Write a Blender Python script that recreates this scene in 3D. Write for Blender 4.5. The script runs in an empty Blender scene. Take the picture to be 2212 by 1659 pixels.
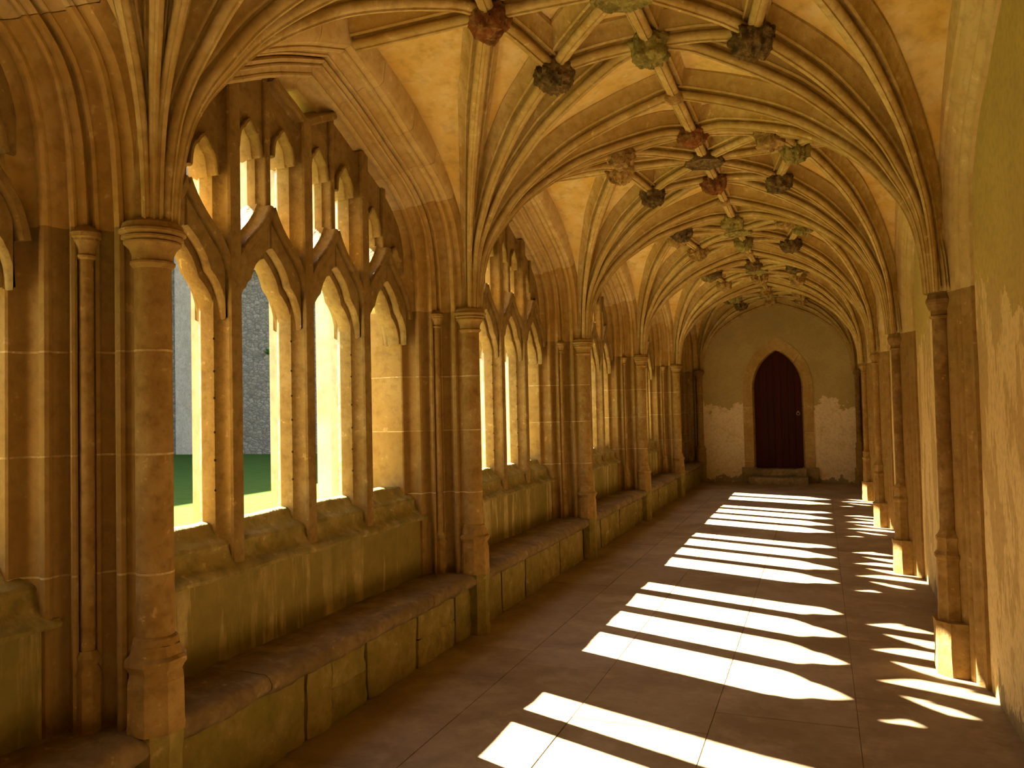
import bpy, math, random, bisect
from mathutils import Vector, Matrix, noise

# ------------------------------------------------------------------ camera
scene = bpy.context.scene
COL = scene.collection
YAW, PITCH, ROLL = (math.radians(a) for a in (21.143, 1.8976, -1.2964))
_f = Vector((-math.sin(YAW) * math.cos(PITCH), math.cos(YAW) * math.cos(PITCH), math.sin(PITCH)))
_r = Vector((math.cos(YAW), math.sin(YAW), 0.0))
_u = _r.cross(_f)
_r2 = _r * math.cos(ROLL) + _u * math.sin(ROLL)
_u2 = _u * math.cos(ROLL) - _r * math.sin(ROLL)
cam_data = bpy.data.cameras.new('camera')
cam = bpy.data.objects.new('camera', cam_data)
COL.objects.link(cam)
cam_data.sensor_width = 36.0
cam_data.lens = 1719.9 / 2212 * 36.0
cam_data.clip_start = 0.02
cam_data.clip_end = 300
_m = Matrix((_r2, _u2, -_f)).transposed().to_4x4()
_m.translation = Vector((0, 0, 1.55))
cam.matrix_world = _m
scene.camera = cam

# ------------------------------------------------------------------ light
SUN_DIR = Vector((1.0, -0.394, -0.823)).normalized()      # direction the light travels
world = bpy.data.worlds.new('sky')
scene.world = world
world.use_nodes = True
wn = world.node_tree
wn.nodes.clear()
wo = wn.nodes.new('ShaderNodeOutputWorld')
bg = wn.nodes.new('ShaderNodeBackground')
sky = wn.nodes.new('ShaderNodeTexSky')
sky.sky_type = 'NISHITA'
sky.sun_disc = False
sky.sun_elevation = math.asin(-SUN_DIR.z)
sky.sun_rotation = math.atan2(-SUN_DIR.x, -SUN_DIR.y)
bg.inputs['Strength'].default_value = 0.11
wn.links.new(sky.outputs['Color'], bg.inputs['Color'])
wn.links.new(bg.outputs['Background'], wo.inputs['Surface'])

sun_data = bpy.data.lights.new('sun', 'SUN')
sun_data.energy = 16.0
sun_data.angle = math.radians(0.53)
sun_data.color = (1.0, 0.94, 0.82)
sun = bpy.data.objects.new('sun', sun_data)
COL.objects.link(sun)
sun.rotation_euler = SUN_DIR.to_track_quat('-Z', 'Y').to_euler()
sun.location = (-14, 6, 14)

vs = scene.view_settings
vs.view_transform = 'Standard'
vs.look = 'None'
vs.exposure = 2.35
vs.gamma = 1.0
vs.use_curve_mapping = False
scene.cycles.max_bounces = 8
scene.cycles.diffuse_bounces = 4
scene.cycles.use_adaptive_sampling = True
scene.cycles.adaptive_threshold = 0.09
scene.cycles.sample_clamp_indirect = 12.0
scene.cycles.caustics_reflective = False
scene.cycles.caustics_refractive = False

# ------------------------------------------------------------------ layout
XL, XR = -2.31, 0.667            # lines of the shafts
MX = (XL + XR) / 2
HA = (XR - XL) / 2               # half width of a bay
Y0, B = 2.28, 2.885              # first shaft, bay length
HC = B / 2
def yk(k): return Y0 + B * k
YEND = yk(5)
YBACK = yk(-2)
XWALL = 0.80
BENCH = 0.42
ZS, ZSR = 2.26, 2.17             # springing heights, left and right

# ------------------------------------------------------------------ materials
def new_mat(name):
    m = bpy.data.materials.new(name)
    m.use_nodes = True
    nt = m.node_tree
    b = nt.nodes['Principled BSDF']
    b.inputs['Roughness'].default_value = 0.9
    b.inputs['Specular IOR Level'].default_value = 0.15
    return m, nt, b

def tex_noise(nt, pos, scale, detail=6, rough=0.6, stretch=None):
    n = nt.nodes.new('ShaderNodeTexNoise')
    n.inputs['Scale'].default_value = scale
    n.inputs['Detail'].default_value = detail
    n.inputs['Roughness'].default_value = rough
    if stretch:
        mp = nt.nodes.new('ShaderNodeMapping')
        mp.inputs['Scale'].default_value = stretch
        nt.links.new(pos, mp.inputs['Vector'])
        nt.links.new(mp.outputs['Vector'], n.inputs['Vector'])
    else:
        nt.links.new(pos, n.inputs['Vector'])
    return n.outputs['Fac']

def ramp(nt, fac, stops, interp='LINEAR'):
    r = nt.nodes.new('ShaderNodeValToRGB')
    r.color_ramp.interpolation = interp
    e = r.color_ramp.elements
    while len(e) < len(stops):
        e.new(0.5)
    for el, (p, c) in zip(e, stops):
        el.position = p
        el.color = (c, c, c, 1) if isinstance(c, (int, float)) else (*c, 1)
    nt.links.new(fac, r.inputs['Fac'])
    return r.outputs['Color']

def mixc(nt, fac, a, b, mode='MIX'):
    m = nt.nodes.new('ShaderNodeMix')
    m.data_type = 'RGBA'
    m.blend_type = mode
    for s, v in ((m.inputs[0], fac), (m.inputs[6], a), (m.inputs[7], b)):
        if hasattr(v, 'links'):
            nt.links.new(v, s)
        elif isinstance(v, (int, float)):
            s.default_value = v
        else:
            s.default_value = (*v, 1)
    return m.outputs[2]

def math_node(nt, op, a, b=None):
    m = nt.nodes.new('ShaderNodeMath')
    m.operation = op
    for i, v in enumerate((a, b)):
        if v is None:
            continue
        if hasattr(v, 'links'):
            nt.links.new(v, m.inputs[i])
        else:
            m.inputs[i].default_value = v
    return m.outputs[0]

def position(nt):
    return nt.nodes.new('ShaderNodeNewGeometry').outputs['Position']

def bump(nt, bsdf, h, strength=0.4, dist=0.02):
    b = nt.nodes.new('ShaderNodeBump')
    b.inputs['Strength'].default_value = strength
    b.inputs['Distance'].default_value = dist
    nt.links.new(h, b.inputs['Height'])
    nt.links.new(b.outputs['Normal'], bsdf.inputs['Normal'])

def stone(name, base, dark, pale, big=1.6, fine=14.0, bstr=0.35, pale_amt=0.5, specks=True, extra=None, extra_amt=0.6, per_piece=0.0):
    m, nt, b = new_mat(name)
    p = position(nt)
    n1 = tex_noise(nt, p, big, 2, 0.6)
    n2 = tex_noise(nt, p, fine, 3, 0.65)
    n3 = tex_noise(nt, p, big * 2.7, 3, 0.7)
    c = mixc(nt, ramp(nt, n1, [(0.35, 0.0), (0.65, 1.0)]), base, dark)
    c = mixc(nt, ramp(nt, n3, [(0.47, 0.0), (0.66, pale_amt)]), c, pale)
    if extra:
        c = mixc(nt, ramp(nt, n1, [(0.52, 0.0), (0.7, extra_amt)]), c, extra)
    c = mixc(nt, ramp(nt, n2, [(0.30, 0.45), (0.52, 0.0)]), c, tuple(x * 0.5 for x in dark))
    if specks:
        c = mixc(nt, ramp(nt, n2, [(0.63, 0.0), (0.70, 0.55)]), c, tuple(min(1, x * 1.3) for x in pale))
    if per_piece:
        oi = nt.nodes.new('ShaderNodeObjectInfo')
        c = mixc(nt, math_node(nt, 'MULTIPLY', oi.outputs['Random'], per_piece), c, tuple(x * 0.75 for x in dark))
    nt.links.new(c, b.inputs['Base Color'])
    bump(nt, b, n2, min(1.0, bstr * 1.5), 0.016)
    return m

M = {}
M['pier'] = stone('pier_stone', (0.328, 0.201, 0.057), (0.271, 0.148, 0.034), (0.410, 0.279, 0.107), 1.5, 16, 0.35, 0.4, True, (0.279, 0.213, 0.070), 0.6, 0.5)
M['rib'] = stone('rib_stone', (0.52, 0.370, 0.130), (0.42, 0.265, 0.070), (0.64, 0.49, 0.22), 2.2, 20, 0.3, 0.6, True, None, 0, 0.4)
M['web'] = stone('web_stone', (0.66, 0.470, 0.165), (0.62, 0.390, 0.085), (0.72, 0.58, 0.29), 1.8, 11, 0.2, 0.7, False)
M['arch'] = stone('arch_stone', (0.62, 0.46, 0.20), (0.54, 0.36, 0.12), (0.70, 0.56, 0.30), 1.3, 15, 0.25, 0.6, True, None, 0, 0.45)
M['springer'] = stone('springer_stone', (0.50, 0.32, 0.095), (0.44, 0.26, 0.06), (0.60, 0.43, 0.18), 1.3, 15, 0.25, 0.5, True, None, 0, 0.3)
M['tracery'] = stone('tracery_stone', (0.287, 0.184, 0.057), (0.221, 0.131, 0.034), (0.361, 0.254, 0.098), 1.8, 20, 0.4, 0.4)
M['mortar'] = stone('mortar', (0.56, 0.42, 0.19), (0.34, 0.20, 0.055), (0.66, 0.53, 0.29), 3.5, 22, 0.5)
M['sill'] = stone('sill_stone', (0.279, 0.201, 0.053), (0.205, 0.160, 0.034), (0.410, 0.303, 0.115), 2.2, 14, 0.5, 0.6)
M['bench'] = stone('bench_stone', (0.344, 0.250, 0.066), (0.246, 0.184, 0.037), (0.476, 0.361, 0.139), 2.6, 12, 0.9, 0.6, True, (0.246, 0.213, 0.037), 0.6, 0.5)
M['seat'] = stone('seat_stone', (0.230, 0.152, 0.066), (0.164, 0.107, 0.041), (0.328, 0.230, 0.107), 2.4, 12, 0.9, 0.5)
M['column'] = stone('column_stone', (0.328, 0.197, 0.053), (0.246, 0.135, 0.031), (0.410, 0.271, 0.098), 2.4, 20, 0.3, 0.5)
M['column_shaded'] = stone('column_shaded_stone', (0.24, 0.135, 0.034), (0.17, 0.09, 0.022), (0.36, 0.23, 0.08), 2.4, 20, 0.3, 0.5)  # shade on the unlit right shafts, put into a darker stone tone
M['step'] = stone('step_stone', (0.35, 0.255, 0.13), (0.24, 0.17, 0.08), (0.46, 0.34, 0.17), 3.0, 14, 0.5)
M['surround'] = stone('surround_stone', (0.56, 0.38, 0.14), (0.44, 0.27, 0.08), (0.66, 0.48, 0.21), 1.6, 16, 0.3, 0.5, True, None, 0, 0.3)
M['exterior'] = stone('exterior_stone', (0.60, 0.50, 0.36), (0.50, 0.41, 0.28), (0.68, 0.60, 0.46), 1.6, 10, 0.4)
M['boss_dark'] = stone('boss_dark', (0.16, 0.095, 0.03), (0.07, 0.045, 0.015), (0.32, 0.22, 0.08), 9, 26, 0.9, 0.6, False)
M['boss_olive'] = stone('boss_olive', (0.30, 0.24, 0.06), (0.15, 0.12, 0.03), (0.46, 0.36, 0.12), 9, 26, 0.9, 0.6, False)
M['boss_red'] = stone('boss_red', (0.24, 0.07, 0.016), (0.13, 0.06, 0.016), (0.40, 0.26, 0.08), 8, 26, 0.9, 0.5, False)
M['boss_tan'] = stone('boss_tan', (0.40, 0.24, 0.07), (0.22, 0.12, 0.03), (0.55, 0.40, 0.16), 9, 26, 0.9, 0.6, False)
M['void'] = stone('joint_filling', (0.23, 0.165, 0.085), (0.16, 0.11, 0.055), (0.30, 0.22, 0.11), 4, 20, 0.4, 0.4, False)

def mat_apron():
    m, nt, b = new_mat('apron_stone')
    p = position(nt)
    n1 = tex_noise(nt, p, 2.2, 5, 0.6)
    st = tex_noise(nt, p, 7.0, 6, 0.7, (1, 1, 0.09))
    n2 = tex_noise(nt, p, 15, 8, 0.65)
    n4 = tex_noise(nt, p, 1.4, 3, 0.5)
    c = mixc(nt, ramp(nt, n1, [(0.35, 0.0), (0.65, 1.0)]), (0.29, 0.21, 0.055), (0.21, 0.165, 0.036))
    streak = math_node(nt, 'MULTIPLY', ramp(nt, st, [(0.50, 0.0), (0.56, 1.0)]), ramp(nt, n4, [(0.40, 0.15), (0.55, 1.0)]))
    c = mixc(nt, streak, c, (0.48, 0.36, 0.14))
    c = mixc(nt, ramp(nt, n2, [(0.3, 0.5), (0.6, 0.0)]), c, (0.17, 0.125, 0.03))
    nt.links.new(c, b.inputs['Base Color'])
    bump(nt, b, n2, 0.5, 0.012)
    return m
M['apron'] = mat_apron()

def mat_plaster(name, upper, lower, mottled, zline, wob, axis_scale=(1, 1, 1), patch=(0.52, 0.6)):
    m, nt, b = new_mat(name)
    p = position(nt)
    sx = nt.nodes.new('ShaderNodeSeparateXYZ')
    nt.links.new(p, sx.inputs[0])
    nA = tex_noise(nt, p, 1.1, 6, 0.68)
    nB = tex_noise(nt, p, 3.6, 5, 0.72, axis_scale)
    nC = tex_noise(nt, p, 26, 3, 0.65)
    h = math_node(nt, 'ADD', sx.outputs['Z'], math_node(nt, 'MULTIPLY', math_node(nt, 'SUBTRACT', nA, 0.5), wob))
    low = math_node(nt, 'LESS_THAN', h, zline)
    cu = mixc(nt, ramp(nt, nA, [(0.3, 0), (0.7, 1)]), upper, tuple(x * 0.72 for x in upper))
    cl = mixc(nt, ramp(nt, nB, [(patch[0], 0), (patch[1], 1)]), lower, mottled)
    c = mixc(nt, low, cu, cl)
    c = mixc(nt, ramp(nt, nC, [(0.3, 0.35), (0.55, 0.0)]), c, tuple(x * 0.35 for x in lower))
    damp = math_node(nt, 'LESS_THAN', math_node(nt, 'ADD', sx.outputs['Z'], math_node(nt, 'MULTIPLY', nB, 1.3)), 0.72)
    c = mixc(nt, math_node(nt, 'MULTIPLY', damp, 0.7), c, (0.12, 0.085, 0.035))
    nt.links.new(c, b.inputs['Base Color'])
    hh = math_node(nt, 'ADD', math_node(nt, 'MULTIPLY', nB, 1.0), math_node(nt, 'MULTIPLY', nC, 0.4))
    bump(nt, b, hh, 0.35, 0.015)
    return m
M['plaster_right'] = mat_plaster('plaster_right', (0.56, 0.41, 0.115), (0.68, 0.51, 0.22), (0.49, 0.345, 0.125), 2.05, 1.6, (1, 1, 0.36), (0.5, 0.535))
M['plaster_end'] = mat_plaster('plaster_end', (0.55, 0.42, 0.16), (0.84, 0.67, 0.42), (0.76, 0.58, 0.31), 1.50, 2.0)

def mat_floor():
    m, nt, b = new_mat('paving_stone')
    p = position(nt)
    oi = nt.nodes.new('ShaderNodeObjectInfo')
    n1 = tex_noise(nt, p, 1.7, 6, 0.65)
    n2 = tex_noise(nt, p, 13, 8, 0.65)
    n3 = tex_noise(nt, p, 3.5, 6, 0.7)
    c = mixc(nt, oi.outputs['Random'], (0.33, 0.235, 0.13), (0.28, 0.195, 0.10))
    c = mixc(nt, ramp(nt, n1, [(0.44, 0), (0.60, 0.85)]), c, (0.20, 0.13, 0.058))
    c = mixc(nt, ramp(nt, n3, [(0.52, 0), (0.64, 0.5)]), c, (0.42, 0.30, 0.165))
    c = mixc(nt, ramp(nt, n2, [(0.3, 0.4), (0.58, 0)]), c, (0.17, 0.11, 0.05))
    nt.links.new(c, b.inputs['Base Color'])
    b.inputs['Roughness'].default_value = 0.62
    b.inputs['Specular IOR Level'].default_value = 0.25
    bump(nt, b, math_node(nt, 'ADD', n2, n3), 0.22, 0.01)
    return m
M['paving'] = mat_floor()

def mat_wood():
    m, nt, b = new_mat('door_wood')
    p = position(nt)
    oi = nt.nodes.new('ShaderNodeObjectInfo')
    n = tex_noise(nt, p, 9, 8, 0.6, (3, 3, 0.12))
    c = mixc(nt, oi.outputs['Random'], (0.050, 0.006, 0.002), (0.014, 0.003, 0.0015))
    c = mixc(nt, ramp(nt, n, [(0.35, 0), (0.65, 0.7)]), c, (0.060, 0.009, 0.003))
    nt.links.new(c, b.inputs['Base Color'])
    b.inputs['Roughness'].default_value = 0.6
    bump(nt, b, n, 0.3, 0.006)
    return m
M['wood'] = mat_wood()

def mat_grass():
    m, nt, b = new_mat('lawn_grass')
    p = position(nt)
    n = tex_noise(nt, p, 3.0, 8, 0.7)
    n2 = tex_noise(nt, p, 0.35, 4, 0.6)
    c = mixc(nt, ramp(nt, n, [(0.3, 0), (0.7, 1)]), (0.075, 0.115, 0.022), (0.105, 0.16, 0.030))
    c = mixc(nt, ramp(nt, n2, [(0.4, 0), (0.7, 0.6)]), c, (0.085, 0.125, 0.024))
    nt.links.new(c, b.inputs['Base Color'])
    b.inputs['Specular IOR Level'].default_value = 0.0
    bump(nt, b, n, 0.8, 0.03)
    return m
M['grass'] = mat_grass()

def mat_rubble():
    m, nt, b = new_mat('rubble_wall')
    p = position(nt)
    mp = nt.nodes.new('ShaderNodeMapping')
    mp.inputs['Scale'].default_value = (4.2, 4.2, 7.5)
    wv = nt.nodes.new('ShaderNodeTexNoise')
    wv.inputs['Scale'].default_value = 1.3
    nt.links.new(p, wv.inputs['Vector'])
    nt.links.new(mixc(nt, 0.25, p, wv.outputs['Color'], 'ADD'), mp.inputs['Vector'])
    v = nt.nodes.new('ShaderNodeTexVoronoi')
    v.inputs['Scale'].default_value = 1.0
    nt.links.new(mp.outputs['Vector'], v.inputs['Vector'])
    e = nt.nodes.new('ShaderNodeTexVoronoi')
    e.feature = 'DISTANCE_TO_EDGE'
    e.inputs['Scale'].default_value = 1.0
    nt.links.new(mp.outputs['Vector'], e.inputs['Vector'])
    n = tex_noise(nt, p, 5, 8, 0.7)
    n1 = tex_noise(nt, p, 0.35, 5, 0.6)
    hsv = nt.nodes.new('ShaderNodeSeparateColor')
    nt.links.new(v.outputs['Color'], hsv.inputs[0])
    c = mixc(nt, hsv.outputs[0], (0.46, 0.375, 0.26), (0.30, 0.245, 0.165))
    c = mixc(nt, ramp(nt, n1, [(0.4, 0), (0.65, 0.6)]), c, (0.36, 0.27, 0.14))
    c = mixc(nt, ramp(nt, e.outputs['Distance'], [(0.02, 0.9), (0.09, 0.0)]), c, (0.16, 0.14, 0.11))
    c = mixc(nt, ramp(nt, n, [(0.35, 0.6), (0.6, 0)]), c, (0.14, 0.12, 0.09))
    nt.links.new(c, b.inputs['Base Color'])
    bump(nt, b, math_node(nt, 'ADD', e.outputs['Distance'], math_node(nt, 'MULTIPLY', n, 0.5)), 0.8, 0.06)
    return m
M['rubble'] = mat_rubble()

def flat(name, c, rough=0.8, metal=0.0):
    m, nt, b = new_mat(name)
    p = position(nt)
    n = tex_noise(nt, p, 20, 5, 0.6)
    cc = mixc(nt, n, c, tuple(x * 0.6 for x in c))
    nt.links.new(cc, b.inputs['Base Color'])
    b.inputs['Roughness'].default_value = rough
    b.inputs['Metallic'].default_value = metal
    return m
M['iron'] = flat('iron', (0.45, 0.36, 0.22), 0.5, 0.6)
M['leaf'] = flat('leaf_green', (0.05, 0.22, 0.02))
M['hole'] = flat('peg_hole', (0.03, 0.02, 0.01))

# ------------------------------------------------------------------ mesh helpers
class MB:
    def __init__(self):
        self.v, self.f = [], []
    def add(self, verts, faces):
        o = len(self.v)
        self.v += [tuple(p) for p in verts]
        self.f += [tuple(i + o for i in f) for f in faces]
    def box(self, x0, x1, y0, y1, z0, z1):
        v = [(x, y, z) for z in (z0, z1) for y in (y0, y1) for x in (x0, x1)]
        self.add(v, [(0, 2, 3, 1), (4, 5, 7, 6), (0, 1, 5, 4), (2, 6, 7, 3), (0, 4, 6, 2), (1, 3, 7, 5)])
    def grid(self, rows, closed=False, caps=False):
        n = len(rows[0])
        v = [p for r in rows for p in r]
        fs = []
        for i in range(len(rows) - 1):
            for j in range(n if closed else n - 1):
                k = (j + 1) % n
                fs.append((i * n + j, i * n + k, (i + 1) * n + k, (i + 1) * n + j))
        if caps:
            fs.append(tuple(range(n - 1, -1, -1)))
            fs.append(tuple((len(rows) - 1) * n + j for j in range(n)))
        self.add(v, fs)
    def lathe(self, cx, cy, prof, seg=16, ph=0.0, cap=True):
        rows = [[(cx + r * math.cos(ph + 2 * math.pi * j / seg), cy + r * math.sin(ph + 2 * math.pi * j / seg), z) for j in range(seg)] for r, z in prof]
        self.grid(rows, True, cap)
    def prism(self, poly, x0, x1, bev=0.0):
        """polygon in (y, z) run along x, with a chamfer on both long edges"""
        n = len(poly)
        if bev:
            ins = inset(poly, bev)
            rows = [[(x0, y, z) for y, z in ins], [(x0 + (bev * 1.6 if x1 > x0 else -bev * 1.6), y, z) for y, z in poly],
                    [(x1 - (bev * 1.6 if x1 > x0 else -bev * 1.6), y, z) for y, z in poly], [(x1, y, z) for y, z in ins]]
        else:
            rows = [[(x, y, z) for y, z in poly] for x in (x0, x1)]
        self.grid(rows, True, True)
    def mesh(self, name, smooth=35):
        me = bpy.data.meshes.new(name)
        me.from_pydata(self.v, [], self.f)
        me.update()
        import bmesh
        bm = bmesh.new()
        bm.from_mesh(me)
        bmesh.ops.recalc_face_normals(bm, faces=bm.faces)
        bm.to_mesh(me)
        bm.free()
        if smooth:
            for p in me.polygons:
                p.use_smooth = True
            me.set_sharp_from_angle(angle=math.radians(smooth))
        return me
    def build(self, name, mat, parent=None, smooth=35, loc=(0, 0, 0)):
        return obj(name, self.mesh(name, smooth), mat, parent, loc)

def inset(poly, d):
    n = len(poly)
    area = sum(poly[i][0] * poly[(i + 1) % n][1] - poly[(i + 1) % n][0] * poly[i][1] for i in range(n))
    s = 1 if area > 0 else -1
    out = []
    for i in range(n):
        p0, p1, p2 = (Vector(poly[(i + k) % n]) for k in (-1, 0, 1))
        a, b = (p1 - p0), (p2 - p1)
        if a.length < 1e-7 or b.length < 1e-7:
            out.append(tuple(p1))
            continue
        a.normalize(); b.normalize()
        nn = Vector((-a.y - b.y, a.x + b.x)) * s
        l = nn.length
        if l < 0.3:
            out.append(tuple(p1))
            continue
        out.append(tuple(p1 + nn / l * d * min(1.6, 2 / l)))
    return out

def obj(name, me, mat, parent=None, loc=(0, 0, 0)):
    o = bpy.data.objects.new(name, me)
    COL.objects.link(o)
    o.location = loc
    if mat and not me.materials:
        me.materials.append(M[mat])
    if parent:
        o.parent = parent
    return o

def empty(name, loc=(0, 0, 0)):
    o = bpy.data.objects.new(name, None)
    o.empty_display_size = 0.2
    COL.objects.link(o)
    o.location = loc
    return o

def tag(o, label=None, cat=None, group=None, kind=None):
    for k, v in (('label', label), ('category', cat), ('group', group), ('kind', kind)):
        if v:
            o[k] = v
    return o

def pchip(xs, ys):
    n = len(xs)
    h = [xs[i + 1] - xs[i] for i in range(n - 1)]
    d = [(ys[i + 1] - ys[i]) / h[i] for i in range(n - 1)]
    m = [d[0]] + [0 if d[i - 1] * d[i] <= 0 else 2 / (1 / d[i - 1] + 1 / d[i]) for i in range(1, n - 1)] + [d[-1]]
    def f(x):
        x = max(xs[0], min(xs[-1], x))
        i = min(n - 2, max(0, bisect.bisect_right(xs, x) - 1))
        t = (x - xs[i]) / h[i]
        return ((2 * t ** 3 - 3 * t ** 2 + 1) * ys[i] + (t ** 3 - 2 * t ** 2 + t) * h[i] * m[i]
                + (-2 * t ** 3 + 3 * t ** 2) * ys[i + 1] + (t ** 3 - t ** 2) * h[i] * m[i + 1])
    return f

ORD = ['first', 'second', 'third', 'fourth', 'fifth', 'sixth', 'seventh']
rnd = random.Random(7)

# ------------------------------------------------------------------ vault curves
FD = [0.085, 0.092, 0.107, 0.14, 0.20, 0.28, 0.40, 0.60, 0.83, 1.10, 1.30, 1.49, 1.70, 2.10]
FZ = [2.26, 2.38, 2.50, 2.645, 2.775, 2.885, 3.03, 3.19, 3.33, 3.44, 3.505, 3.552, 3.558, 3.548]
_F = pchip(FD, FZ)
def F(d, right=False):                     # soffit height at plan distance d from a springer
    z = _F(d)
    if right:
        z -= (ZS - ZSR) * max(0.0, 1 - (z - ZS) / (3.555 - ZS))
    return z
RIBH = 0.155
_off = []
for i in range(200):
    d = 0.085 + (2.1 - 0.085) * (i / 199) ** 2
    e = 0.002
    s = (_F(d + e) - _F(max(0.085, d - e))) / (d + e - max(0.085, d - e)) if d < 2.09 else -0.02
    l = math.hypot(1, s)
    _off.append((d - RIBH * s / l, _F(d) + RIBH / l))
_off = sorted(_off)
def FW(d, right=False):                    # web height
    xs = [p[0] for p in _off]
    if d <= xs[0]:
        z = _off[0][1]
    elif d >= xs[-1]:
        z = _off[-1][1]
    else:
        i = bisect.bisect_right(xs, d)
        (x0, z0), (x1, z1) = _off[i - 1], _off[i]
        z = z0 + (z1 - z0) * (d - x0) / max(1e-9, x1 - x0)
    if right:
        z -= (ZS - ZSR) * max(0.0, min(1, 1 - (z - ZS) / (3.555 - ZS)))
    return z

def mull_z(y):                              # window arch, normalised
    pass
_G = pchip([0, 0.013, 0.064, 0.15, 0.246, 0.5, 0.728, 1.0], [0, 0.24, 0.456, 0.57, 0.648, 0.779, 0.893, 1.0])
def arch_path(q, zs=ZS, n=26, zbot=None):
    """half arches at distance q from the pier line: list of (y rel. to bay centre, z), from -y to +y"""
    hw = HC - q
    za = 3.606 - 0.75 * q
    half = []
    for i in range(n + 1):
        s = (i / n) ** 2.0 if i < n else 1.0
        half.append((-hw * (1 - s), zs + (za - zs) * _G(s)))
    pts = half + [(-y, z) for y, z in reversed(half[:-1])]
    if zbot is not None:
        pts = [(-hw, zbot)] + pts + [(hw, zbot)]
    return pts
def arch_z(y, q=0.2025):
    hw = HC - q
    za = 3.606 - 0.75 * q
    return ZS + (za - ZS) * _G(max(0, 1 - abs(y) / hw))

# ------------------------------------------------------------------ floor
def make_floor():
    fl = MB()
    fl.box(XL - 0.35, XWALL + 0.1, YBACK - 0.1, YEND + 0.2, -0.2, -0.004)
    floor = fl.build('floor', 'void', smooth=0)
    tag(floor, kind='structure')
    xs = [-2.34, -1.78, -1.22, -0.55, 0.12, 0.83]
    r = random.Random(21)
    for c in range(5):
        y = YBACK - 0.4 + r.random() * 0.5
        lo, hi = ((0.35, 0.75), (0.7, 1.3), (0.6, 1.1), (0.7, 1.3), (0.6, 1.2))[c]
        while y < YEND:
            l = lo + r.random() * (hi - lo)
            y1 = min(y + l, YEND + 0.02)
            if y1 - y < 0.1:
                break
            m = MB()
            g = 0.0008 + r.random() * 0.0008
            zt = r.uniform(-0.0012, 0.0008)
            x0, x1, ya, yb = xs[c] + g, xs[c + 1] - g, y + g, y1 - g
            e = 0.0015
            rows = [[(x0, ya, -0.02), (x1, ya, -0.02), (x1, yb, -0.02), (x0, yb, -0.02)],
                    [(x0, ya, zt - e), (x1, ya, zt - e), (x1, yb, zt - e), (x0, yb, zt - e)],
                    [(x0 + e, ya + e, zt), (x1 - e, ya + e, zt), (x1 - e, yb - e, zt), (x0 + e, yb - e, zt)]]
            m.grid(rows, True, True)
            m.build('paving_slab', 'paving', floor, 0)
            y = y1
    return floor
floor = make_floor()

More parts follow.
